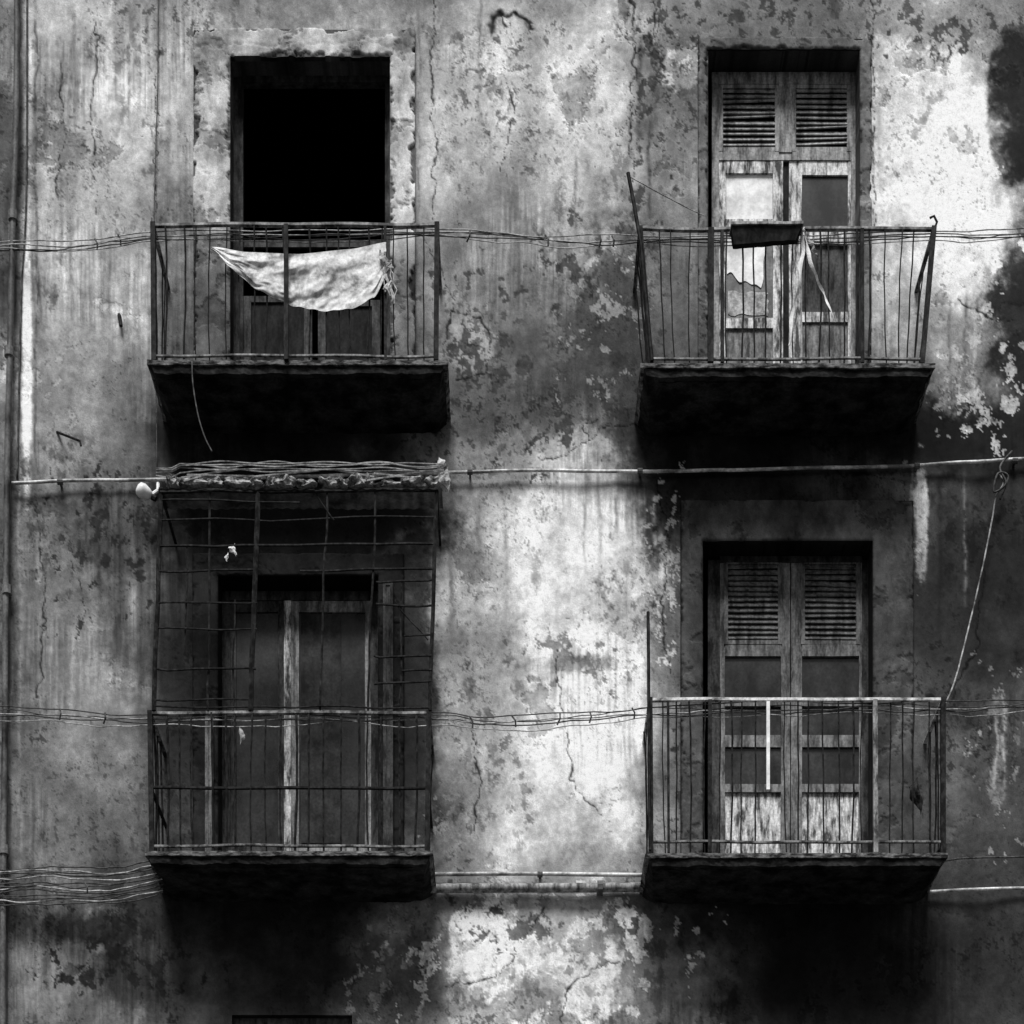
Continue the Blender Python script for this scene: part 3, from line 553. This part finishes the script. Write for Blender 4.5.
# bits on the wall
m=MB(); m.tube([P(57,432,0),P(62,434,.06),P(80,441,.10),P(81,446,.10)],.008,6); tag(m.build('wall_hook',M['iron']),'small iron hook sticking out of the wall left of the cage','hook')
m=MB(); m.tube([P(119,315,-.01),P(120,318,.03),P(121,326,.035)],.013,7); tag(m.build('wall_peg',M['iron']),'short dark peg in the wall beside the upper left balcony','peg')
# lamp
lp=empty('wall_lamp',P(150,496,.1),'small white lamp on the pipe at the cage left top corner','lamp')
def lathe(prof,a,b,n=14):
    m=MB(); a=Vector(a); t=(Vector(b)-a); L_=t.length; t.normalize(); u=t.orthogonal().normalized(); w_=t.cross(u)
    for z,r in prof:
        for k in range(n):
            an=2*math.pi*k/n; m.v.append(a+t*z*L_+u*math.cos(an)*r+w_*math.sin(an)*r)
    for i in range(len(prof)-1):
        for k in range(n): m.f.append((i*n+k,i*n+(k+1)%n,(i+1)*n+(k+1)%n,(i+1)*n+k))
    m.f.append(tuple(range(n))[::-1]); m.f.append(tuple((len(prof)-1)*n+k for k in range(n))); return m
lathe([(0,.02),(.1,.040),(.35,.048),(.7,.038),(.9,.028),(1,.012)],P(137,487,.2),P(152,497,.14)).build('lamp_shade',M['white'],lp,smooth=True)
m=MB(); m.tube([P(150,496,.15),P(158,490,.1),P(158,482,.03)],.012,7); m.build('arm',M['white'],lp)
m=MB(); m.tube([P(152,497,.16),P(156,499,.16)],.02,8); m.build('socket',M['iron'],lp)
def scrap(name,x,y,d,w,h,mt,label,cat_,seed):
    m=MB()
    def f(u,v):
        p=P(x,y,d); ang=u*math.pi*2; r=math.sin(v*math.pi)*(1+1.1*mn.noise(Vector((math.cos(ang)*1.5+seed,math.sin(ang)*1.5,v*4))))
        return p+Vector((math.cos(ang)*r*w+w*.6*math.sin(v*5+seed),math.sin(ang)*r*w*.6,(v-.5)*h*(1+.5*mn.noise(Vector((math.cos(ang)*2,seed,v*3))))))
    m.grid(f,18,12); return tag(m.build(name,M[mt],smooth=False,fix=False),label,cat_)
scrap('knotted_rag',446,479,.72,.032,.15,'rag','pale rag knotted on the right top corner of the cage','rag',2)
scrap('knotted_rag',440,464,.70,.024,.09,'cloth','small white scrap above the right top corner of the cage','rag',5)
scrap('paper_scrap',234,550,.72,.022,.07,'paper','torn white scrap caught high in the cage bars','scrap',8)
scrap('paper_scrap',227,557,.72,.010,.05,'paper','tiny white shred just below the torn scrap in the cage','scrap',3)
scrap('paper_scrap',241,735,.70,.018,.11,'rag','small pale scrap caught behind the lower left railing','scrap',12)
scrap('dark_rag',917,794,.64,.035,.22,'iron','dark rag tied inside the right end of the lower right railing','rag',14)
# cloth on the upper left railing
def pw(t,pts):
    for (a,b),(c,d) in zip(pts,pts[1:]):
        if t<=c: 
            s=(t-a)/(c-a); s=s*s*(3-2*s)*.4+s*.6; return b+(d-b)*s
    return pts[-1][1]
def clothf(u,v):
    x=211+175*u; top=pw(u,[(0,246),(.2,252),(.5,254),(.8,249),(1,242)]); bot=pw(u,[(0,249),(.12,268),(.28,291),(.45,305),(.62,311),(.8,309),(.93,298),(1,276)])
    y=top+(bot-top)*v+2.0*mn.noise(Vector((u*16,v*3,4)))*v
    w=Vector((u*3.2,v*1.6,2)); q=mn.noise(w)*1.5
    f=.014*math.sin((v*1.0-.45*(1-(2*u-1)**2))*9+q*3.5+u*2)*(.3+v*.7)+.020*mn.noise(Vector((u*8+v*3,v*3,2)))+.008*mn.noise(Vector((u*26+v*6,v*10,6)))*(.4+v)
    return P(x+3*mn.noise(Vector((u*3,v*6,1)))*v,y,.730+f*.95)
m=MB(); m.grid(clothf,140,54); tag(m.build('hanging_cloth',M['cloth'],smooth=True,fix=False),'creased stained pale cloth hung like a swag on the upper left railing','cloth')
scrap('cloth_knot',384,264,.735,.034,.16,'rag','bunched ragged knot at the right corner of the cloth','knot',6)
scrap('cloth_knot',389,287,.735,.022,.09,'cloth','small frayed tuft just below the knot of the cloth','knot',9)
m=MB()
for i in range(7):
    pts=[P(380+i*1.7+8*mn.noise(Vector((i*3.3,t*.6,0)))+t*.9,250+t*7+i*2,.735) for t in range(7)]; m.tube(pts,.005,5)
tag(m.build('frayed_cord',M['cablel']),'frayed strings hanging at the right corner of the cloth','string')
# tray on the upper right rail and rags
bx=empty('wooden_tray',P(768,236,.78),'dark shallow wooden tray hooked over the upper right railing','tray')
m=MB(); a=P(731,226,.80); b=P(802,225,.80); h1=P(0,239,.80).z
yf,yb2,yr1,yr2=-dq(.80),-dq(.725),-dq(.815),-dq(.68)
m.hexa([(a.x+.02,yf+.02,h1-.02),(a.x+.02,yb2,h1-.02),(b.x-.02,yb2,h1+.01),(b.x-.04,yf+.02,h1+.01),(a.x+.0,yf,a.z),(a.x+.0,yb2,a.z),(b.x,yb2,b.z),(b.x,yf,b.z)])
m.build('tray_box',M['dark'],bx,rough=.005,sub=.05)
m=MB(); m.hexa([(a.x-.0,yr1,a.z+.002),(a.x,yr2,a.z+.002),(b.x+.01,yr2,b.z+.002),(b.x+.01,yr1,b.z+.002),(a.x,yr1,a.z+.020),(a.x,yr2,a.z+.020),(b.x+.01,yr2,b.z+.020),(b.x+.01,yr1,b.z+.020)]); m.build('tray_rim',M['woodm'],bx,rough=.003,sub=.06)
def strip(path,w,mt,label,seed):
    m=MB(); cc=cat(path,8); n=len(cc)-1
    def f(u,v):
        x,y,d=cc[int(round(v*n))]; ww=w*(1-.5*v)*(1+.9*mn.noise(Vector((seed,v*9,0))))
        return P(x+2*mn.noise(Vector((v*7,seed,1))),y,d)+Vector(((u-.5)*ww*math.cos(1.1*math.sin(v*7+seed)),(u-.5)*ww*math.sin(1.1*math.sin(v*7+seed)),0))
    m.grid(f,2,n); return tag(m.build('torn_strip',M[mt],fix=False),label,'rag')
strip([(804,228,.76),(808,250,.755),(815,275,.745),(826,298,.74),(835,322,.74)],.028,'paper','long pale torn strip slanting right below the tray',1)
strip([(803,228,.75),(802,255,.75),(799,285,.745),(793,312,.74),(789,345,.74)],.034,'paper','pale torn strip hanging straight down from the tray corner',4)
strip([(806,232,.74),(812,246,.74),(818,256,.74)],.045,'rag','short torn strip beside the tray corner',7)
# ---------------------------------------------------------------- ground
m=MB(); m.grid(lambda u,v:((u-.5)*1200,-600+1200*v,0),4,4); tag(m.build('road',M['road'],fix=False,origin=False),None,kind='structure')
m=MB(); m.box((-60,-2.2,.004),(60,-.0,.13)); tag(m.build('pavement',M['pave'],origin=False),None,kind='structure')
# ---------------------------------------------------------------- light
EL=math.radians(58); AZ=math.radians(8)          # sun direction: in front of the facade, high, a little to the left
W=bpy.data.worlds.new('World'); bpy.context.scene.world=W; W.use_nodes=True; N=W.node_tree.nodes; L=W.node_tree.links
sk=N.new('ShaderNodeTexSky'); sk.sky_type='NISHITA'; sk.sun_disc=False; sk.sun_elevation=EL; sk.sun_rotation=math.radians(180)+AZ
bw=N.new('ShaderNodeRGBToBW'); L.new(sk.outputs[0],bw.inputs[0]); L.new(bw.outputs[0],N['Background'].inputs['Color']); N['Background'].inputs['Strength'].default_value=.085
sd=bpy.data.lights.new('sun','SUN'); sd.energy=4.9; sd.angle=math.radians(22); so=bpy.data.objects.new('sun',sd); put(so)
dirv=Vector((-math.sin(AZ)*math.cos(EL),-math.cos(AZ)*math.cos(EL),math.sin(EL)))
so.rotation_euler=dirv.to_track_quat('Z','Y').to_euler(); so.location=(0,-10,20)
cd=bpy.data.cameras.new('camera'); co=bpy.data.objects.new('camera',cd); put(co); co.location=(0,-D,ZC); co.rotation_euler=(math.pi/2,0,0)
cd.sensor_width=36; cd.lens=36*D/(1024*S); cd.shift_y=(YV-512)/1024; cd.clip_end=2000; bpy.context.scene.camera=co
vs=bpy.context.scene.view_settings; vs.view_transform='Standard'; vs.look='None'; vs.exposure=0
